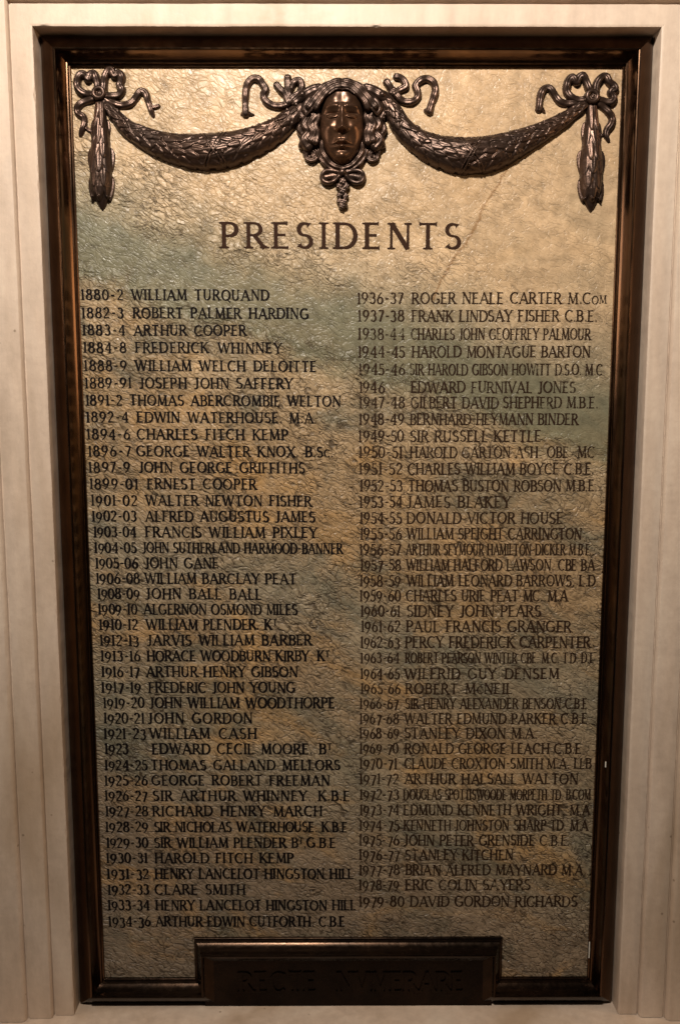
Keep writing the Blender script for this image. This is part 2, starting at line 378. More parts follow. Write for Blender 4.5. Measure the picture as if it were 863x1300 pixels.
# ------------------------------------------------------------------ letters
TK, TN = 0.146, 0.084
def Ln(x0, y0, x1, y1, w=TK, s0=0, s1=0): return ('L', [(x0, y0), (x1, y1)], w, s0, s1)
def Ar(cx, cy, rx, ry, a0, a1, s0=0, s1=0): return ('A', (cx, cy, rx, ry, a0, a1), None, s0, s1)
def St(x): return Ln(x, 0, x, 1, TK, 1, 1)
def H(x0, x1, y, s1=0): return Ln(x0, y, x1, y, TN, 0, s1)
G = {
 'A': (.78, [Ln(.06, 0, .39, 1, TN, 1, 0), Ln(.38, 1, .72, 0, TK, 0, 1), H(.18, .60, .34)]),
 'B': (.62, [St(.12), H(.12, .30, .965), Ar(.30, .745, .21, .22, 90, -90), H(.12, .32, .525), Ar(.32, .28, .24, .245, 90, -90), H(.12, .32, .035)]),
 'C': (.74, [Ar(.42, .5, .35, .47, 48, 312, 2, 0)]),
 'D': (.76, [St(.12), H(.12, .34, .965), Ar(.34, .5, .36, .465, 90, -90), H(.12, .34, .035)]),
 'E': (.58, [St(.12), H(.12, .50, .965, 2), H(.12, .44, .52), H(.12, .53, .035, 2)]),
 'F': (.56, [St(.12), H(.12, .50, .965, 2), H(.12, .43, .50)]),
 'G': (.80, [Ar(.42, .5, .35, .47, 48, 318, 2, 0), Ln(.70, .42, .70, .10, TK, 0, 0), H(.50, .76, .42)]),
 'H': (.76, [St(.12), St(.64), H(.12, .64, .51)]),
 'I': (.26, [St(.13)]),
 'J': (.44, [Ln(.30, 1, .30, .22, TK, 1, 0), Ar(.14, .20, .16, .22, 0, -130)]),
 'K': (.72, [St(.12), Ln(.14, .42, .58, 1, TN, 0, 1), Ln(.27, .56, .64, 0, TK, 0, 1)]),
 'L': (.56, [St(.12), H(.12, .52, .035, 2)]),
 'M': (.90, [Ln(.12, 0, .16, 1, TN, 1, 1), Ln(.15, 1, .45, .06, TK), Ln(.45, .06, .75, 1, TN), Ln(.74, 1, .79, 0, TK, 1, 1)]),
 'N': (.78, [Ln(.12, 0, .12, 1, TN, 1, 1), Ln(.12, 1, .66, .0, TK), Ln(.66, 0, .66, 1, TN, 0, 1)]),
 'O': (.82, [Ar(.41, .5, .34, .47, 0, 360)]),
 'P': (.60, [St(.12), H(.12, .30, .965), Ar(.30, .72, .23, .245, 90, -90), H(.12, .30, .475)]),
 'Q': (.82, [Ar(.41, .5, .34, .47, 0, 360), Ln(.46, .16, .80, -.16, TN)]),
 'R': (.68, [St(.12), H(.12, .30, .965), Ar(.30, .735, .22, .23, 90, -90), H(.12, .30, .505), Ln(.30, .51, .64, 0, TK, 0, 1)]),
 'S': (.56, [Ar(.28, .74, .19, .225, 40, 180, 2, 0), Ar(.28, .74, .19, .23, 180, 275), Ar(.28, .27, .21, .24, 95, 0), Ar(.28, .27, .21, .235, 0, -150, 0, 2)]),
 'T': (.66, [Ln(.33, 0, .33, .97, TK, 1, 0), ('L', [(.04, .965), (.62, .965)], TN, 2, 2)]),
 'U': (.74, [Ln(.13, 1, .13, .36, TK, 1, 0), Ar(.365, .36, .235, .325, 180, 360), Ln(.60, 1, .60, .36, TN, 1, 0)]),
 'V': (.74, [Ln(.06, 1, .37, 0, TK, 1, 0), Ln(.37, 0, .68, 1, TN, 0, 1)]),
 'W': (1.06, [Ln(.06, 1, .32, 0, TK, 1, 0), Ln(.32, 0, .54, 1, TN), Ln(.52, 1, .77, 0, TK), Ln(.77, 0, 1.0, 1, TN, 0, 1)]),
 'X': (.74, [Ln(.08, 1, .66, 0, TK, 1, 1), Ln(.08, 0, .64, 1, TN, 1, 1)]),
 'Y': (.72, [Ln(.05, 1, .36, .48, TK, 1, 0), Ln(.36, .48, .66, 1, TN, 0, 1), Ln(.36, .50, .36, 0, TK, 0, 1)]),
 'Z': (.66, [H(.08, .58, .965), Ln(.56, .95, .08, .05, TK), H(.06, .60, .035)]),
 '0': (.62, [Ar(.31, .5, .23, .47, 0, 360)]),
 '1': (.34, [Ln(.18, 0, .18, 1, TK, 1, 0), Ln(.06, .86, .19, .99, TN)]),
 '2': (.58, [Ar(.28, .72, .19, .25, 165, -35), Ln(.44, .60, .07, .05, TN), H(.06, .52, .04, 2)]),
 '3': (.56, [Ar(.26, .745, .17, .22, 150, -80), Ar(.26, .28, .21, .25, 85, -150)]),
 '4': (.62, [Ln(.42, 0, .42, 1, TK, 1, 0), Ln(.41, 1, .05, .32, TN), H(.05, .58, .31)]),
 '5': (.54, [Ln(.14, .96, .12, .55, TN), H(.13, .46, .955), Ar(.25, .31, .22, .285, 115, -150)]),
 '6': (.60, [Ar(.30, .31, .21, .28, 0, 360), ('L', [(.11, .36), (.17, .66), (.30, .88), (.44, 1.0)], TN, 0, 0)]),
 '7': (.54, [H(.06, .50, .955), Ln(.48, .95, .20, 0, TK)]),
 '8': (.58, [Ar(.29, .76, .17, .21, 0, 360), Ar(.29, .28, .22, .25, 0, 360)]),
 '9': (.60, [Ar(.29, .69, .21, .28, 0, 360), ('L', [(.49, .64), (.42, .34), (.29, .12), (.15, 0)], TN, 0, 0)]),
 '-': (.42, [Ln(.08, .46, .36, .46, TN*1.15)]), '.': (.22, [Ln(.07, .07, .17, .07, .13)]), ' ': (.36, []),
}
def strokes(ch):
    """each stroke as a list of (x, y, width) centre points"""
    out = []
    for kind, dat, wd, s0, s1 in G[ch][1]:
        if kind == 'L':
            (x0, y0), (x1, y1) = dat[0], dat[-1]
            if len(dat) == 2:
                pts = []
                for t in (0, .05, .13, .5, .87, .95, 1):
                    fl = 1.0
                    if s0 == 1 and t < .1: fl = 1.9 if t == 0 else 1.3
                    if s1 == 1 and t > .9: fl = 1.9 if t == 1 else 1.3
                    if s0 == 2 and t < .1: fl = 2.2 if t == 0 else 1.5
                    if s1 == 2 and t > .9: fl = 2.2 if t == 1 else 1.5
                    pts.append((x0+(x1-x0)*t, y0+(y1-y0)*t, wd*fl))
                # slight waist of a cut letter
                out.append(pts)
                for s, (ax, ay) in ((s0, (x0, y0)), (s1, (x1, y1))):
                    if s == 1:
                        yy = ay + (.025 if ay < .5 else -.025)
                        out.append([(ax-wd*.5-.085, yy, .045), (ax-wd*.5, yy, .065), (ax+wd*.5, yy, .065), (ax+wd*.5+.085, yy, .045)])
            else:
                out.append([(p[0], p[1], wd*(1.25-.5*i/(len(dat)-1))) for i, p in enumerate(dat)])
        else:
            cx, cy, rx, ry, a0, a1 = dat; n = max(6, int(abs(a1-a0)/15)); pts = []
            for i in range(n+1):
                a = R(a0+(a1-a0)*i/n)
                wv_ = TN*.85 + (TK*1.05-TN*.85)*abs(math.cos(a+.15))
                if s0 == 2 and i == 0: wv_ *= 1.7
                if s1 == 2 and i == n: wv_ *= 1.7
                pts.append((cx+rx*math.cos(a), cy+ry*math.sin(a), wv_))
            out.append(pts)
    return out
CACHE = {c: strokes(c) for c in G}
RNG = random.Random(7)
def layout(text):
    """list of (char, x, scale, drop) and the natural width; lower case = small capital, ^ marks a raised one"""
    x = 0; res = []; sup = False
    for ch in text:
        if ch == '^': sup = True; continue
        sc = 1.0; dy = 0
        if ch.islower(): sc = .72; ch = ch.upper()
        if sup: sc = .62; dy = .40
        res.append([ch, x, sc, dy]); x += (G[ch][0]+.045)*sc; sup = False
    return res, x-.045
def text_mesh(name, text, p0, p1, cap, m, parent, depth=0.0005, bold=1.0, drop='', color=None, thick=0.0, jit=1.0):
    """p0, p1: left and right ends of the base line on the stone"""
    lay, nat = layout(text)
    W = (p1-p0).length; dirv = (p1-p0).normalized()
    sc = W/(nat*cap); gs = sc; track = 0.0
    if sc > 1.0:
        gs = 1.0+(sc-1.0)*0.45; track = (W/cap-nat*gs)
        ns = text.count(' '); nc = len(lay)-1
        wt = ns*2.2+nc; unit = track/max(wt, 1); extra = 0
        for i, L_ in enumerate(lay):
            L_[1] = L_[1]*gs+extra
            if i < len(lay)-1: extra += unit*(1+(2.2 if L_[0] == ' ' else 0))
    else:
        for L_ in lay: L_[1] *= gs
    vs, fs = [], []; lift = 0
    for ch, x, s, dy in lay:
        rot = RNG.gauss(0, .012)*jit; bx = RNG.gauss(0, .012)*jit; by = RNG.gauss(0, .014)*jit; bw = bold*RNG.uniform(.9, 1.12)
        dd = -.13 if ch in drop else 0
        for st in CACHE[ch]:
            n = len(st); L0 = len(vs); lift = (lift+1) % 12
            dep = depth + lift*0.00002
            for i, (a, b_, wd) in enumerate(st):
                ia, ib = max(i-1, 0), min(i+1, n-1)
                tx, ty = (st[ib][0]-st[ia][0])*gs, st[ib][1]-st[ia][1]
                l = math.hypot(tx, ty) or 1; nx, ny = -ty/l, tx/l
                hw = wd*bw*.5*(.55+.45*min(gs, 1.0))
                for sg in (1, -1):
                    u = (a*s*gs + nx*hw*sg*s); v_ = (b_*s + ny*hw*sg*s) + dy + dd
                    u2 = u*math.cos(rot)-v_*math.sin(rot); v2 = u*math.sin(rot)+v_*math.cos(rot)
                    q = p0 + dirv*((x+u2+bx)*cap) + Vector((0, 0, (v2+by)*cap))
                    vs.append((q.x, q.y-dep, q.z))
            for i in range(n-1):
                fs.append((L0+2*i, L0+2*i+1, L0+2*i+3, L0+2*i+2))
            if thick:
                L1 = len(vs)
                for t in range(L0, L1): vs.append((vs[t][0], vs[t][1]+thick, vs[t][2]))
                k = L1-L0
                for i in range(n-1):
                    fs.append((L0+2*i, L0+2*i+2, L1+2*i+2, L1+2*i)); fs.append((L0+2*i+1, L1+2*i+1, L1+2*i+3, L0+2*i+3))
                fs.append((L0, L1, L1+1, L0+1)); fs.append((L1-2, L1-1, L1+k-1, L1+k-2))
    return vs, fs

LEFT = [
 (374, 103, 157, '1880-2', 167, 342, 'WILLIAM TURQUAND'), (397, 104, 158, '1882-3', 169, 392, 'ROBERT PALMER HARDING'),
 (419, 105, 160, '1883-4', 170, 313, 'ARTHUR COOPER'), (441, 106, 161, '1884-8', 172, 358, 'FREDERICK WHINNEY'),
 (464, 107, 162, '1888-9', 172, 402, 'WILLIAM WELCH DELOITTE'), (486, 108, 168, '1889-91', 177, 372, 'JOSEPH JOHN SAFFERY'),
 (508, 109, 156, '1891-2', 165, 433, 'THOMAS ABERCROMBIE WELTON'), (529.5, 110, 164, '1892-4', 174, 402, 'EDWIN WATERHOUSE. M.A.'),
 (551, 111, 166, '1894-6', 174, 366, 'CHARLES FITCH KEMP'), (572.5, 112, 167, '1896-7', 174, 423, 'GEORGE WALTER KNOX. B.Sc.'),
 (593, 113, 166, '1897-9', 176, 387, 'JOHN GEORGE GRIFFITHS'), (614, 114, 176, '1899-01', 187, 326, 'ERNEST COOPER'),
 (635, 116, 175, '1901-02', 185, 396, 'WALTER NEWTON FISHER'), (655, 117, 174, '1902-03', 185, 400, 'ALFRED AUGUSTUS JAMES'),
 (675, 119, 174, '1903-04', 185, 403, 'FRANCIS WILLIAM PIXLEY'), (695, 120, 174, '1904-05', 181, 435, 'JOHN SUTHERLAND HARMOOD-BANNER'),
 (714.5, 121, 176, '1905-06', 184, 278, 'JOHN GANE'), (734, 122, 178, '1906-08', 184, 376, 'WILLIAM BARCLAY PEAT'),
 (753.5, 124, 178, '1908-09', 185, 333, 'JOHN BALL BALL'), (773, 125, 175, '1909-10', 183, 378, 'ALGERNON OSMOND MILES'),
 (792.5, 126, 176, '1910-12', 186, 352, 'WILLIAM PLENDER. K^T'), (812.5, 127, 177, '1912-13', 187, 396, 'JARVIS WILLIAM BARBER'),
 (832.5, 128, 179, '1913-16', 187, 418, 'HORACE WOODBURN KIRBY. K^T'), (852.5, 129, 178, '1916-17', 186, 378, 'ARTHUR HENRY GIBSON'),
 (872.5, 129, 180, '1917-19', 189, 375, 'FREDERIC JOHN YOUNG'), (892, 131, 184, '1919-20', 190, 425, 'JOHN WILLIAM WOODTHORPE'),
 (911.5, 132, 184, '1920-21', 188, 321, 'JOHN GORDON'), (931, 132, 186, '1921-23', 190, 326, 'WILLIAM CASH'),
 (950.5, 133, 164, '1923', 193, 421, 'EDWARD CECIL MOORE. B^T'), (971, 133, 188, '1924-25', 192, 432, 'THOMAS GALLAND MELLORS'),
 (990.5, 133, 188, '1925-26', 193, 419, 'GEORGE ROBERT FREEMAN'), (1010, 133, 188, '1926-27', 195, 444, 'SIR ARTHUR WHINNEY. K.B.E'),
 (1029.5, 134, 189, '1927-28', 194, 409, 'RICHARD HENRY MARCH'), (1049.5, 134, 189, '1928-29', 196, 441, 'SIR NICHOLAS WATERHOUSE. K.B.E'),
 (1069.5, 135, 189, '1929-30', 196, 426, 'SIR WILLIAM PLENDER B^T.G.B.E'), (1089, 135, 188, '1930-31', 197, 373, 'HAROLD FITCH KEMP'),
 (1109, 136, 190, '1931-32', 197, 449, 'HENRY LANCELOT HINGSTON HILL'), (1129, 137, 190, '1932-33', 197, 312, 'CLARE SMITH'),
 (1149, 137, 191, '1933-34', 198, 452, 'HENRY LANCELOT HINGSTON HILL'), (1169.5, 138, 192, '1934-36', 198, 438, 'ARTHUR EDWIN CUTFORTH. C.B.E'),
]
RIGHT = [
 (378.5, 453, 512, '1936-37', 522, 769, 'ROGER NEALE CARTER M.Com'), (401, 454, 513, '1937-38', 522, 757, 'FRANK LINDSAY FISHER C.B.E.'),
 (424, 454, 514, '1938-44', 521, 749, 'CHARLES JOHN GEOFFREY PALMOUR'), (446.5, 454, 514, '1944-45', 522, 749, 'HAROLD MONTAGUE BARTON'),
 (469, 455, 514, '1945-46', 520, 764, 'SIR HAROLD GIBSON HOWITT D.S.O. M.C'), (491.5, 455, 488, '1946', 521, 730, 'EDWARD FURNIVAL JONES'),
 (511, 455, 514, '1947-48', 521, 758, 'GILBERT DAVID SHEPHERD M.B.E.'), (532, 455, 513, '1948-49', 520, 733, 'BERNHARD HEYMANN BINDER'),
 (553.5, 455, 513, '1949-50', 520, 686, 'SIR RUSSELL KETTLE'), (574, 455, 511, '1950-51', 520, 754, 'HAROLD GARTON ASH  OBE  MC'),
 (595, 455, 511, '1951-52', 517, 753, 'CHARLES WILLIAM BOYCE C.B.E.'), (616.5, 456, 511, '1952-53', 518, 757, 'THOMAS BUSTON ROBSON M.B.E.'),
 (637, 456, 511, '1953-54', 516, 648, 'JAMES BLAKEY'), (657.5, 456, 510, '1954-55', 516, 714, 'DONALD VICTOR HOUSE'),
 (677.5, 456, 510, '1955-56', 516, 738, 'WILLIAM SPEIGHT CARRINGTON'), (697.5, 456, 509, '1956-57', 515, 750, 'ARTHUR SEYMOUR HAMILTON-DICKER M.B.E.'),
 (717, 457, 509, '1957-58', 515, 754, 'WILLIAM HALFORD LAWSON. CBE BA'), (737, 456, 509, '1958-59', 516, 755, 'WILLIAM LEONARD BARROWS. L.D'),
 (756, 456, 509, '1959-60', 515, 720, 'CHARLES URIE PEAT MC. M.A'), (775.5, 457, 508, '1960-61', 516, 686, 'SIDNEY JOHN PEARS'),
 (795, 458, 508, '1961-62', 515, 725, 'PAUL FRANCIS GRANGER'), (815, 457, 507, '1962-63', 514, 749, 'PERCY FREDERICK CARPENTER'),
 (835, 457, 507, '1963-64', 514, 753, 'ROBERT PEARSON WINTER CBE. M.C. T.D. D.L'), (855, 457, 507, '1964-65', 513, 709, 'WILFRID GUY DENSEM'),
 (874, 457, 508, '1965-66', 514, 650, 'ROBERT McNEIL'), (893, 456, 506, '1966-67', 514, 745, 'SIR HENRY ALEXANDER BENSON C.B.E'),
 (912, 456, 506, '1967-68', 513, 745, 'WALTER EDMUND PARKER C.B.E'), (930.5, 456, 507, '1968-69', 513, 681, 'STANLEY DIXON M.A.'),
 (950, 456, 506, '1969-70', 513, 737, 'RONALD GEORGE LEACH C.B.E'), (969, 456, 504, '1970-71', 513, 750, 'CLAUDE CROXTON-SMITH M.A. LLB'),
 (988.5, 456, 506, '1971-72', 513, 733, 'ARTHUR HALSALL WALTON'), (1008.5, 456, 506, '1972-73', 512, 749, 'DOUGLAS SPOTTISWOODE MORPETH TD. B.COM'),
 (1028, 456, 507, '1973-74', 512, 748, 'EDMUND KENNETH WRIGHT. M.A'), (1047.5, 455, 507, '1974-75', 512, 746, 'KENNETH JOHNSTON SHARP TD. M.A'),
 (1066.5, 455, 507, '1975-76', 512, 722, 'JOHN PETER GRENSIDE C.B.E.'), (1085, 455, 507, '1976-77', 514, 651, 'STANLEY KITCHEN'),
 (1104, 455, 507, '1977-78', 514, 743, 'BRIAN ALFRED MAYNARD M.A.'), (1123, 455, 507, '1978-79', 514, 673, 'ERIC COLIN SAYERS'),
 (1144, 455, 513, '1979-80', 520, 732, 'DAVID GORDON RICHARDS'),
]
def inscription(rows, right):
    for i, (yc, a0, a1, date, b0, b1, name) in enumerate(rows):
        hpx = 13.6 if not right else (14.6 if i < 22 else 13.6)
        if not right and i > 28: hpx = 13.0
        cap = (P(300, yc-hpx/2)-P(300, yc+hpx/2)).length
        drop = '' if (not right and i < 12) else ('97' if i % 3 else '973')
        if right and i < 16: drop = ''
        sl = 1.2 if not right and i < 20 else 0.0
        bold = 1.30 if not right else 1.08
        for nm, x0, x1, t in (('year_lettering', a0, a1, date), ('name_lettering', b0, b1, name)):
            v, f = text_mesh('t', t, P(x0, yc+hpx/2), P(x1, yc+hpx/2+sl*(x1-x0)/250), cap, PAINT, SLAB, drop=drop, bold=bold)
            o = mesh_obj(nm, v, f, PAINT, SLAB)
            if right:
                keep = 0.70 if i < 12 else 0.82
                if i in (2, 4, 5, 6, 9): keep = 0.58
                if i > 34: keep = 0.62
                o.color = (0.026, 0.014, 0.008, keep)
            else:
                o.color = (0.007, 0.005, 0.005, 0.88 if i < 34 else 0.80)
inscription(LEFT, False); inscription(RIGHT, True)
cap = (P(430, 282)-P(430, 315)).length
v, f = text_mesh('h', 'PRESIDENTS', P(280, 315), P(585, 316.5), cap, PAINT, SLAB, bold=1.16, jit=.3)
o = mesh_obj('heading', v, f, PAINT, SLAB); o.color = (0.030, 0.014, 0.008, 0.95)
# raised motto letters on the plaque
d = 0.0165
cap = (P(440, 1234, d)-P(440, 1259, d)).length
for t, a, b_ in (('RECTE', 303, 402), ('NVMERARE', 427, 588)):
    v, f = text_mesh('m', t, P(a, 1259, d), P(b_, 1258.5, d), cap, DARKB, PLQ, depth=0.0026, thick=0.0032, bold=1.1, jit=.3)
    mesh_obj('lettering', v, f, DARKB, PLQ)

# ------------------------------------------------------------------ cast reliefs (height fields standing on the marble)
def seg_dist(X, Y, pts, rad):
    """distance field of a tapered polyline: returns d/r, r, arc position, signed offset/r"""
    pts = [tuple(map(float, p)) for p in pts]
    best = np.full(X.shape, 1e9); br = np.ones(X.shape); bs = np.zeros(X.shape); bo = np.zeros(X.shape)
    L = 0.0
    for i in range(len(pts)-1):
        (x0, y0), (x1, y1) = pts[i][:2], pts[i+1][:2]
        r0 = pts[i][2] if len(pts[i]) > 2 else rad; r1 = pts[i+1][2] if len(pts[i+1]) > 2 else rad
        dx, dy = x1-x0, y1-y0; l2 = dx*dx+dy*dy+1e-9; l = math.sqrt(l2)
        t = np.clip(((X-x0)*dx+(Y-y0)*dy)/l2, 0, 1)
        d = np.hypot(X-x0-t*dx, Y-y0-t*dy); r = r0+(r1-r0)*t
        q = d/r; k = q < best
        best = np.where(k, q, best); br = np.where(k, r, br); bs = np.where(k, L+t*l, bs)
        bo = np.where(k, ((X-x0)*dy-(Y-y0)*dx)/l/r, bo)
        L += l
    return best, br, bs, bo, L
def spline(pts, n=6):
    p = np.array([list(a)+([0]*(0)) for a in pts], float)
    q = np.vstack([2*p[0]-p[1], p, 2*p[-1]-p[-2]]); out = []
    for i in range(1, len(q)-2):
        for k in range(n):
            t = k/n
            out.append(0.5*((2*q[i])+(-q[i-1]+q[i+1])*t+(2*q[i-1]-5*q[i]+4*q[i+1]-q[i+2])*t*t+(-q[i-1]+3*q[i]-3*q[i+1]+q[i+2])*t**3))
    out.append(q[-2]); return [tuple(a) for a in out]
LOW = -4.0
def tube(Hf, X, Y, pts, rad, z0=1.0, k=0.9, groove=0.0, fold=0.0, phase=0.0):
    q, r, s, o, L = seg_dist(X, Y, spline([tuple(p[:2])+(p[2] if len(p) > 2 else rad,) for p in pts]), rad)
    h = z0 + r*k*np.sqrt(np.clip(1-q*q, 0, 1))
    if groove: h = h - groove*np.exp(-(o/0.28)**2)
    if fold: h = h + fold*np.sin(s*0.36+phase)
    return np.maximum(Hf, np.where(q < 1, h, LOW))
def ball(Hf, X, Y, x, y, r, z0, k=1.0):
    q = np.hypot(X-x, Y-y)/r
    return np.maximum(Hf, np.where(q < 1, z0+r*k*np.sqrt(np.clip(1-q*q, 0, 1)), LOW))
def leaf(Hf, X, Y, x, y, ang, ln, wd, base, up=2.0):
    """pointed leaf with a mid rib lying on the surface `base`; tip along ang"""
    c, s_ = math.cos(ang), math.sin(ang)
    u = ((X-x)*c+(Y-y)*s_)/ln; v = (-(X-x)*s_+(Y-y)*c)/wd
    wv = np.sqrt(np.clip(np.sin(np.pi*np.clip(u, 0, 1)**0.75), 0, 1))*(1-0.25*np.clip(u, 0, 1))
    ins = (u > 0) & (u < 1) & (np.abs(v) < wv)
    e = np.clip(1-np.abs(v)/(wv+1e-6), 0, 1)
    h = base + up*(0.35+0.65*np.clip(u, 0, 1)) * (0.45+0.55*np.sqrt(e)) - 0.7*np.exp(-(v/0.14)**2)
    return np.maximum(Hf, np.where(ins, h, LOW))
def relief(name, m, parent, X, Y, Hf, d0, scale=0.00126, blur=1):
    """X, Y photo pixels on the plane d0 in front of the marble, Hf height in pixels"""
    Hs = Hf.copy()
    for _ in range(blur):
        A = np.pad(Hs, 1, mode='edge')
        Hs = (A[1:-1, 1:-1]*4+2*(A[:-2, 1:-1]+A[2:, 1:-1]+A[1:-1, :-2]+A[1:-1, 2:])+A[:-2, :-2]+A[2:, 2:]+A[:-2, 2:]+A[2:, :-2])/16
    ny, nx = X.shape
    VX = FW[0]*FPX+RT[0]*(X-431.5)-UP[0]*(Y-650); VY = FW[1]*FPX+RT[1]*(X-431.5)-UP[1]*(Y-650); VZ = FW[2]*FPX+RT[2]*(X-431.5)-UP[2]*(Y-650)
    t = (-d0-CAM[1])/VY
    WX = CAM[0]+VX*t; WZ = CAM[2]+VZ*t; WY = -Hs*scale
    ok = Hs > -2.2
    fc = ok[:-1, :-1] | ok[1:, :-1] | ok[:-1, 1:] | ok[1:, 1:]
    idx = np.arange(nx*ny).reshape(ny, nx)
    quads = np.stack([idx[:-1, :-1][fc], idx[1:, :-1][fc], idx[1:, 1:][fc], idx[:-1, 1:][fc]], 1)
    used = np.unique(quads); remap = np.zeros(nx*ny, int); remap[used] = np.arange(len(used))
    V = np.stack([WX.ravel()[used], WY.ravel()[used], WZ.ravel()[used]], 1)
    off_ = np.array(parent_loc(parent)); V = V-off_
    me = bpy.data.meshes.new(name); me.from_pydata(V.tolist(), [], remap[quads].tolist()); me.materials.append(m)
    me.polygons.foreach_set('use_smooth', [True]*len(me.polygons)); me.update()
    o = bpy.data.objects.new(name, me); COL.objects.link(o); o.parent = parent
    return o
def grid(x0, x1, y0, y1, st=0.6):
    return np.meshgrid(np.arange(x0, x1, st), np.arange(y0, y1, st))

# --- festoons
def festoon(label, cl, seed, cross):
    mid = cl[len(cl)//2]
    root = thing('festoon', label, 'festoon', P(mid[0], mid[1]), 'leafy bronze festoons either side of the mask')
    xs = [c[0] for c in cl]; ys = [c[1] for c in cl]
    X, Y = grid(min(xs)-14, max(xs)+14, min(ys)-16, max(ys)+30)
    sp = spline(cl)
    q, r, s, o, L = seg_dist(X, Y, sp, 5)
    core = np.where(q < 1, 2.0 + 0.78*r*np.sqrt(np.clip(1-q*q, 0, 1)), LOW)
    Hf = core.copy(); base = core
    rng = random.Random(seed)
    P_ = np.array(sp); dd = np.concatenate([[0], np.cumsum(np.hypot(np.diff(P_[:, 0]), np.diff(P_[:, 1])))])
    def at(sv):
        x = np.interp(sv, dd, P_[:, 0]); y = np.interp(sv, dd, P_[:, 1]); rr = np.interp(sv, dd, P_[:, 2])
        e = 2.0; a = math.atan2(np.interp(sv+e, dd, P_[:, 1])-np.interp(sv-e, dd, P_[:, 1]), np.interp(sv+e, dd, P_[:, 0])-np.interp(sv-e, dd, P_[:, 0]))
        return x, y, rr, a
    Lt = dd[-1]; half = Lt*cross
    sv = 4.0
    rows = []
    while sv < half-8: rows.append((sv, 1)); sv += 7.8
    sv = Lt-4.0; rb = []
    while sv > half+8: rb.append((sv, -1)); sv -= 7.8
    for lst in (rows, rb):
        for j, (sv, dr) in enumerate(lst):
            x, y, rr, a = at(sv); offs = (-0.62, 0.0, 0.62) if j % 2 else (-0.34, 0.34, -0.9, 0.9)
            for of in offs:
                px = x - math.sin(a)*rr*of; py = y + math.cos(a)*rr*of
                aa = a + (0 if dr > 0 else math.pi) + rng.gauss(0, .16) + dr*of*(0.40)
                ln = (11+rr*0.34)*rng.uniform(.85, 1.12); wd = (2.1+rr*0.15)*rng.uniform(.85, 1.1)
                Hf = np.maximum(Hf, np.where(q < 1.08, leaf(Hf, X, Y, px, py, aa, ln, wd, np.maximum(base, 1.0), rng.uniform(2.2, 4.2)), Hf))
    for k in range(int(Lt/9)):
        sv = rng.uniform(12, Lt-8); x, y, rr, a = at(sv); of = rng.choice((-0.86, -.55, -.1, .3, .6, -.9))
        px = x - math.sin(a)*rr*of; py = y + math.cos(a)*rr*of
        hb = 2.0+0.78*rr*math.sqrt(max(0, 1-of*of))
        Hf = ball(Hf, X, Y, px, py, rng.uniform(1.5, 2.1), hb+0.8, 1.1)
    relief('leaf_garland', RELIEF, root, X, Y, Hf, 0.008)
    # crossed binding ribbon at the fullest part
    x, y, rr, a = at(half); Hb = np.full(X.shape, LOW)
    for sg in (1, -1):
        for w_ in (-2.2, 2.2):
            pts = []
            for t in np.linspace(-1, 1, 9):
                u = t*rr*0.62*sg + w_; v = t*rr*0.99
                pts.append((x+math.cos(a)*u-math.sin(a)*v, y+math.sin(a)*u+math.cos(a)*v))
            qq, r2, _, _, _ = seg_dist(X, Y, pts, 1.7)
            Hb = np.maximum(Hb, np.where((qq < 1) & (q < 1.03), np.maximum(base, 0)+1.7+1.6*np.sqrt(np.clip(1-qq*qq, 0, 1)), LOW))
    relief('binding_ribbon', RELIEF, root, X, Y, Hb, 0.008)
festoon('bronze leaf festoon left of the mask, hanging from the left bow', [(130, 127, 5), (138, 136, 6.5), (150, 150, 8.5), (165, 164, 11), (196, 179.5, 15.5), (220, 187, 18.5), (240, 190.5, 21), (262, 191.5, 22.8), (285, 189.5, 22), (315, 181, 19.5), (346, 167, 16), (365, 152, 13), (382, 138, 10)], 3, 0.57)
festoon('bronze leaf festoon right of the mask, hanging from the right bow', [(486, 122, 9), (498, 139, 11.5), (512, 162, 13.5), (531, 178.5, 16), (555, 190, 19.5), (584, 196.5, 22.8), (610, 196, 23), (633, 190.5, 21), (660, 179.5, 16.5), (684, 168.5, 13), (707, 156, 10.5), (730, 140.5, 7.5), (748, 128, 5)], 9, 0.46)

# --- corner bows and pendants
def knot(Hf, X, Y, x, y, r):
    d = np.hypot(X-x, Y-y)
    h = 7.5 + 4.2*np.sqrt(np.clip(1-((d-r*0.66)/(r*0.36))**2, 0, 1)); h = np.where(d < r, np.where(np.abs(d-r*.66) < r*.36, h, 7.5), LOW)
    Hf = np.maximum(Hf, h); return ball(Hf, X, Y, x+.6, y+.6, r*0.34, 7.5, 1.0)
def bow(label, kx, ky, kr, loops, tails):
    root = thing('ribbon_bow', label, 'bow', P(kx, ky), 'bronze ribbon bows in the upper corners')
    allp = [p for l in loops+tails for p in l]
    X, Y = grid(min(p[0] for p in allp)-10, max(p[0] for p in allp)+10, min(p[1] for p in allp)-10, max(p[1] for p in allp)+10, 0.5)
    for ls, nm, z in ((loops, 'loop', 3.0), (tails, 'tail', 1.5)):
        for n_, l in enumerate(ls):
            Hf = np.full(X.shape, LOW)
            Hf = tube(Hf, X, Y, l, 5.0, z, 1.05, groove=0.9, fold=0.55, phase=n_*2.0)
            relief(nm, RELIEF, root, X, Y, Hf, 0.008)
    Hf = knot(np.full(X.shape, LOW), X, Y, kx, ky, kr)
    relief('knot', RELIEF, root, X, Y, Hf, 0.008)
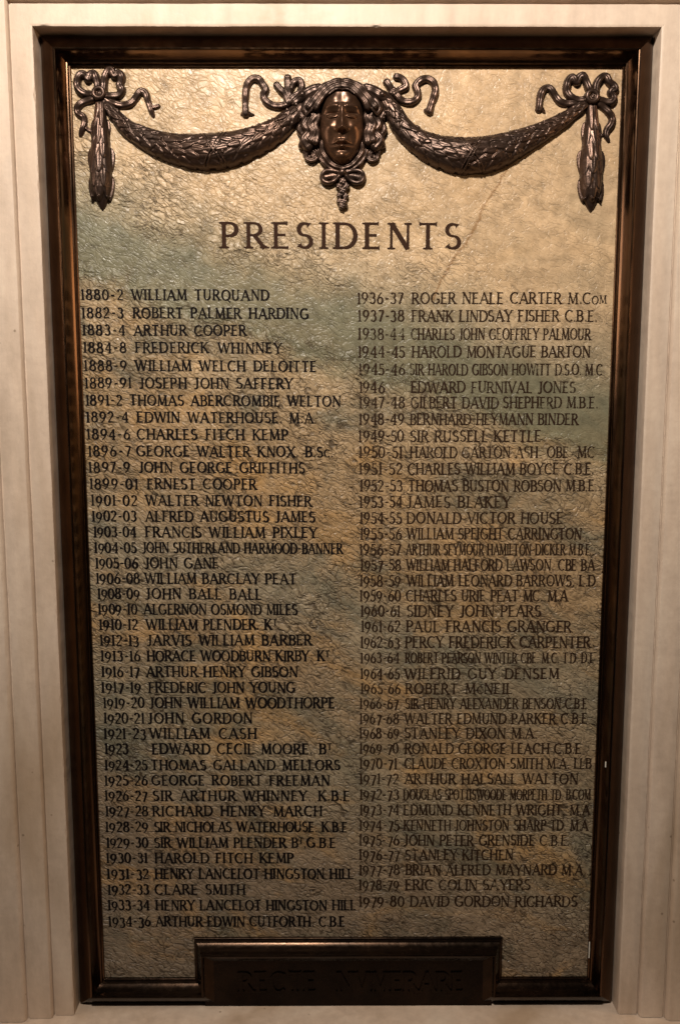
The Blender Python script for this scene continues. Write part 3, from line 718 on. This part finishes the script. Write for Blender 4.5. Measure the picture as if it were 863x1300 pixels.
bow('bronze ribbon bow in the upper left corner above the left pendant', 126, 118.5, 9.6,
    [[(121, 119), (112, 118.5), (103, 115.5), (97.5, 108), (98, 99), (103, 92.5), (109, 95), (112, 99.5), (114.5, 93), (119, 92.5), (122, 100), (124, 111)],
     [(131, 113), (132, 100), (136, 89.5), (141, 88), (145, 95), (150, 91.5), (154, 96), (152.5, 104), (151, 107), (154.5, 113), (150, 119.5), (142, 121), (133, 120.5)]],
    [[(120, 123), (113, 125.5), (104, 128.5), (97.5, 135), (98, 142, 4.4), (105, 147, 4.6), (106, 156, 4.2), (102.5, 166, 3.8), (101, 170, 2.6)],
     [(132, 123), (142, 129), (153, 132), (165, 130), (172, 122), (178, 114.5), (184, 117), (187, 126, 4.4), (191, 138, 4), (194, 146, 2.4)],
     [(106, 158, 2.6), (111, 163, 2.4), (116, 166, 1.6)], [(188, 131, 3), (194, 134.5, 2.8), (200, 133, 3.2)]])
bow('bronze ribbon bow in the upper right corner above the right pendant', 751, 123, 10,
    [[(746, 125), (735, 126), (724, 121.5), (719.5, 112), (722, 101), (727, 97), (732, 103.5), (735.5, 97), (740, 95), (744, 101), (748, 112)],
     [(756, 116), (758, 105), (764, 97), (770, 96), (773.5, 103), (779, 107), (781, 112), (776, 116), (779.5, 123), (775, 129), (766, 127), (757, 125)]],
    [[(757, 128), (765, 133.5), (773, 141), (778, 149), (776, 157), (772, 163), (770, 170, 3.8), (773, 177, 2.6)],
     [(744, 126), (734, 129), (722, 130), (711, 127.5), (704, 118), (698, 110.5), (691, 111.5), (687, 119), (685.5, 129, 4.6), (684, 138, 4.2)],
     [(771, 168, 2.6), (765, 170, 2.2), (763, 170, 1.4)], [(685, 132, 3.6), (690, 139, 2.6), (692, 141, 1.6)]])
def pendant(label, prof, seed):
    root = thing('leaf_pendant', label, 'pendant', P(prof[0][0], prof[0][1]), 'bronze leaf pendants hanging below the bows')
    X, Y = grid(min(p[0]-p[2] for p in prof)-6, max(p[0]+p[2] for p in prof)+6, prof[0][1]-4, prof[-1][1]+5, 0.5)
    ys = [p[1] for p in prof]
    cx = np.interp(Y, ys, [p[0] for p in prof]); rr = np.interp(Y, ys, [p[2] for p in prof])
    ins = (Y > ys[0]) & (Y < ys[-1])
    qv = np.abs(X-cx)/(rr+1e-6)
    core = np.where(ins & (qv < 1), 1.5+0.85*rr*np.sqrt(np.clip(1-qv*qv, 0, 1)), LOW)
    Hf = core.copy(); rng = random.Random(seed); y0 = ys[0]; Ht = ys[-1]-ys[0]
    lays = [0.02, 0.17, 0.30, 0.43, 0.56, 0.68]
    for j, t in enumerate(lays):
        yy = y0+t*Ht; c = np.interp(yy, ys, [p[0] for p in prof]); r = np.interp(yy+Ht*.1, ys, [p[2] for p in prof])
        for of in ((-.72, 0, .72) if j % 2 else (-.42, .42)):
            Hf = np.maximum(Hf, leaf(Hf, X, Y, c+of*r, yy-2, math.pi/2-of*0.06+rng.gauss(0, .03), Ht*0.25, r*0.60, np.maximum(core, 1.0), 4.0))
        if j in (1, 3, 5):
            for of in (-.8, -.1, .75):
                Hf = ball(Hf, X, Y, c+of*r, yy+Ht*.2, 1.7, 1.5+.85*r*math.sqrt(1-of*of)+.8)
    relief('leaf_drop', RELIEF, root, X, Y, Hf, 0.007)
pendant('bronze leaf pendant hanging below the bow in the upper left corner', [(126.5, 128, 6), (127, 150, 8.2), (127.3, 174, 11), (127.6, 198, 13.6), (127.8, 222, 14), (128.2, 238, 13), (128.8, 250, 9.5), (129.3, 260, 5), (129.6, 267, 0.5)], 2)
pendant('bronze leaf pendant hanging below the bow in the upper right corner', [(752, 132, 6), (751.6, 155, 8.5), (751, 180, 11.2), (750.6, 202, 14), (750.2, 225, 14), (750, 241, 12.8), (749.9, 253, 9), (749.9, 262, 5), (749.9, 269, 0.5)], 5)

# --- the mask
mask = thing('mask', 'bronze female mask with curled hair and a small bow under its chin', 'mask', P(434, 158))
X, Y = grid(366, 502, 84, 224, 0.45)
x = X-434.0; y = Y-160.0; ax = np.abs(x)
def gs(cx, cy, sx, sy): return np.exp(-((x-cx)/sx)**2-((y-cy)/sy)**2)
def gm(cx, cy, sx, sy): return gs(cx, cy, sx, sy)+gs(-cx, cy, sx, sy)
wx = 28.8*np.where(y > 0, 1-0.22*np.clip(y/47, 0, 1)**2, 1-0.06*np.clip(-y/45, 0, 1)**2)
E = (x/wx)**2+(np.where(y > 0, y/47.5, y/82.0))**2
face = 6+25*np.clip(1-E, 0, 1)**0.44
face += 1.5*gm(11, -34, 6, 6) - 1.0*gs(0, -36, 4, 9)
face += 2.6*np.exp(-((y+24.5-0.010*(ax-12)**2)/3.2)**2)*np.clip((ax-2)/4, 0, 1)*np.clip((25-ax)/6, 0, 1)     # brows
face -= 5.0*gm(11.8, -13.5, 7.5, 4.6)                                       # sockets
face += 5.0*np.sqrt(np.clip(1-((ax-12)/7.4)**2-((y+11.8)/4.0)**2, 0, 1))   # eyeballs
face -= 1.9*gm(12, -15.6, 6.5, 0.9) + 0.9*gm(12, -8.0, 6.0, 0.9)
face -= 0.9*np.exp(-((y+11.0-0.02*(ax-12)**2)/0.7)**2)*np.exp(-((ax-12)/5.5)**4)                             # line between the lids
t = np.clip((y+25)/33, 0, 1); nw = 2.6+3.0*t**1.5; nh = 3.0+7.5*t**1.25
nose = nh*np.exp(-(x/nw)**2)*np.clip((y+29)/6, 0, 1)/(1+np.exp((y-8.0)/0.75))
face += nose + 3.0*gm(5.6, 6.0, 2.6, 2.8) + 2.0*gs(0, 5.0, 3.6, 3.0)
face -= 1.6*gm(2.8, 9.6, 1.6, 1.0)
face += 2.6*gm(15.0, 2.0, 6.5, 6.5) - 1.2*gm(12, 17, 4, 8)
face -= 0.9*gs(0, 14.5, 1.7, 4)
face += 3.9*gm(3.4, 20.5, 4.6, 2.1) + 1.2*gm(8.5, 22.6, 3, 1.6)
face -= 2.6*np.exp(-((y-23.6-0.005*x*x)/0.9)**2)*np.exp(-(x/10.5)**4)
face += 4.2*gs(0, 26.8, 6.4, 2.2) - 1.8*gs(0, 31.2, 6.5, 2.0) + 4.0*gs(0, 38.5, 7.5, 5.0)
hl = -44.5+np.clip(ax-7, 0, 99)*0.62+0.006*np.clip(ax-7, 0, 99)**2
E2 = (x/49.0)**2+((y+14)/52.0)**2
cap_h = 7+22.5*np.sqrt(np.clip(1-E2, 0, 1))
face = np.where(y < hl+1, np.minimum(face, cap_h-2.5), face)
face = np.where((E < 1) & (y > -50), face, LOW)
relief('face', FACE, mask, X, Y, face, 0.028, 0.00120, 2)
# hair: parted cap, side locks and ringlets
strand = np.sin((y-0.75*ax)*0.62+np.sin(ax*0.16)*1.3)*1.5*np.clip(ax/8, 0, 1) - 1.6*np.exp(-(x/1.3)**2)
lip = 1.6*np.exp(-((y-hl+2.2)/2.6)**2)
hair = np.where((E2 < 1) & (y < hl) & (y < -14), cap_h+strand+lip, LOW)
def both(Hf, pts, r, z0, **kw):
    Hf = tube(Hf, X, Y, pts, r, z0, **kw)
    return tube(Hf, X, Y, [(868-p[0]+random.uniform(-.8, .8),)+tuple(p[1:2])+tuple(p[2:]) for p in pts], r, z0, **kw)
random.seed(8)
for pts, r, z0 in (
    ([(433, 109), (423, 111.5), (414, 118), (406, 128), (401, 137)], 4.2, 24), ([(430, 103), (417, 107), (407, 115), (398, 126), (392, 134)], 4.6, 19),
    ([(415, 114), (404, 124), (399, 136), (403, 147), (399, 157), (402, 167), (400.5, 178)], 5.2, 14),
    ([(406, 115), (395, 123), (388, 134), (393, 144), (387, 154), (392, 164), (386, 174), (391, 183)], 6.4, 10),
    ([(392, 128), (382, 138), (387.5, 149), (380.5, 159), (386, 169), (383, 180)], 5.4, 6),
    ([(410, 117), (400, 126), (395, 136), (398, 146), (393, 156), (398, 166), (394, 176)], 4.4, 15),
    ([(408, 176), (409, 188), (415, 199), (424, 207), (434, 210)], 3.2, 9), ([(401, 184), (405, 194), (412, 203), (423, 211), (434, 213)], 3.4, 6),
    ([(386, 190), (388, 184), (395, 182), (402, 187), (402, 195), (396, 199.5), (389, 197), (388, 191), (393, 187.5), (398, 191), (396, 194.5)], 2.7, 6)):
    hair = both(hair, pts, r, z0, k=1.0, groove=1.1, fold=0.5)
for (bx, by, br, bz) in ((393, 139, 6, 10), (391, 150, 6.5, 8), (394, 160, 6, 9), (391, 170, 6, 7), (397, 174, 5, 8)):
    hair = ball(hair, X, Y, bx, by, br, bz); hair = ball(hair, X, Y, 868-bx+.7, by+.8, br, bz)
back = np.where((x/45)**2+((y+2)/50)**2 < 1, 5+8*np.sqrt(np.clip(1-(x/45)**2-((y+2)/50)**2, 0, 1)), LOW)
hair = np.maximum(hair, np.where(E > 0.98, back, LOW))
hair = np.maximum(hair, np.where(np.hypot(X-395, Y-191.5) < 8.5, 5.0, LOW)); hair = np.maximum(hair, np.where(np.hypot(X-473, Y-191.5) < 8.5, 5.0, LOW))
relief('hair', RELIEF, mask, X, Y, hair, 0.026, 0.00120, 1)
# shoulder knots where the festoons meet the mask
for sx in (1, -1):
    Hf = np.full(X.shape, LOW); f_ = (lambda p: p) if sx > 0 else (lambda p: (868-p[0]+1,)+tuple(p[1:]))
    Hf = tube(Hf, X, Y, [f_(p) for p in ((404, 112, 7), (393, 116, 7.5), (382, 123, 7), (374, 129, 5.5))], 6, 6, 1.0, groove=1.0, fold=0.6)
    for k in range(5): Hf = ball(Hf, X, Y, f_((376+k*1.5, 0))[0], 133+k*4.2, 2.3, 8.5)
    Hf = ball(Hf, X, Y, f_((384, 0))[0], 121, 4.2, 11)
    relief('gathered_knot', RELIEF, mask, X, Y, Hf, 0.010, 0.00122)
# fluttering ribbons beside the head
for strokes_ in ([[(311.5, 143, 5.0), (311, 132, 4.4), (311.5, 118), (313.5, 106), (320, 98.5), (328, 99), (333.5, 106), (337, 112.5, 5.2), (334, 119), (337, 126.5), (345, 132), (355, 133.5), (364, 130.5), (371, 123), (377, 119)],
                  [(366, 129), (362, 119), (355.5, 112), (351, 106.5, 5)], [(367, 122), (365.5, 110), (365, 97.5, 5.2)], [(369, 110), (373, 103), (380, 101), (383, 108), (379, 119)], [(312, 140, 3.2), (317, 143, 2.4), (322, 144, 1.4)], [(310, 140, 3), (307, 143, 2), (305.5, 144, 1.2)]],
                 [[(545, 140, 5.2), (547.5, 131, 4.6), (551, 121), (553, 112), (550, 103), (542.5, 98.5), (534, 100.5), (528, 107, 5.2), (530, 114), (530.5, 121), (525, 127), (517, 128.5), (509, 125.5), (503, 119), (497, 116)],
                  [(500, 117), (508, 112.5), (515, 108.5), (513, 101.5), (508, 97, 4.6), (503, 96, 4.6)], [(502, 116), (496, 110.5), (491, 103, 5.2)], [(545, 138, 3.4), (541, 139, 3.4)]]):
    Hf = None
    xs = [p[0] for s_ in strokes_ for p in s_]; ysl = [p[1] for s_ in strokes_ for p in s_]
    XX, YY = grid(min(xs)-8, max(xs)+8, min(ysl)-8, max(ysl)+8, 0.5); Hf = np.full(XX.shape, LOW)
    for n_, s_ in enumerate(strokes_): Hf = tube(Hf, XX, YY, s_, 5.0, 2.0, 1.05, groove=0.9, fold=0.5, phase=n_*1.7)
    relief('fluttering_ribbon', RELIEF, mask, XX, YY, Hf, 0.008)
# bow and flower drop under the chin
XX, YY = grid(398, 470, 206, 274, 0.45); Hf = np.full(XX.shape, LOW)
for sg in (1, -1):
    f_ = (lambda a: a) if sg > 0 else (lambda a: 870-a)
    Hf = tube(Hf, XX, YY, [(f_(p), q_) for p, q_ in ((431, 219), (422, 216.5), (413, 217), (408.5, 223), (411, 230), (418, 232), (426, 228), (432, 222))], 3.2, 5, 1.2, fold=.5)
    Hf = tube(Hf, XX, YY, [(f_(p), q_) for p, q_ in ((430, 222), (421, 223), (414, 224.5))], 4.4, 3, .8)
Hf = ball(Hf, XX, YY, 434.5, 219, 5, 8)
relief('chin_bow', RELIEF, mask, XX, YY, Hf, 0.008)
Hf = np.full(XX.shape, LOW)
for (bx, by, br) in ((435, 230, 5.4), (430.5, 236, 4.6), (439.5, 236, 4.8), (435, 242, 5.2), (431, 247.5, 4.2), (438.5, 248.5, 4.4), (431, 255, 4.2), (436.5, 255.5, 4.6), (434, 261.5, 4.6), (438.5, 261, 3.2)):
    Hf = ball(Hf, XX, YY, bx, by, br, 4, 1.0)
    for k in range(5): Hf = ball(Hf, XX, YY, bx+math.cos(k*1.257)*br*.55, by+math.sin(k*1.257)*br*.55, br*.46, 4+br*.55, 1.0)
relief('flower_drop', RELIEF, mask, XX, YY, Hf, 0.008, blur=2)
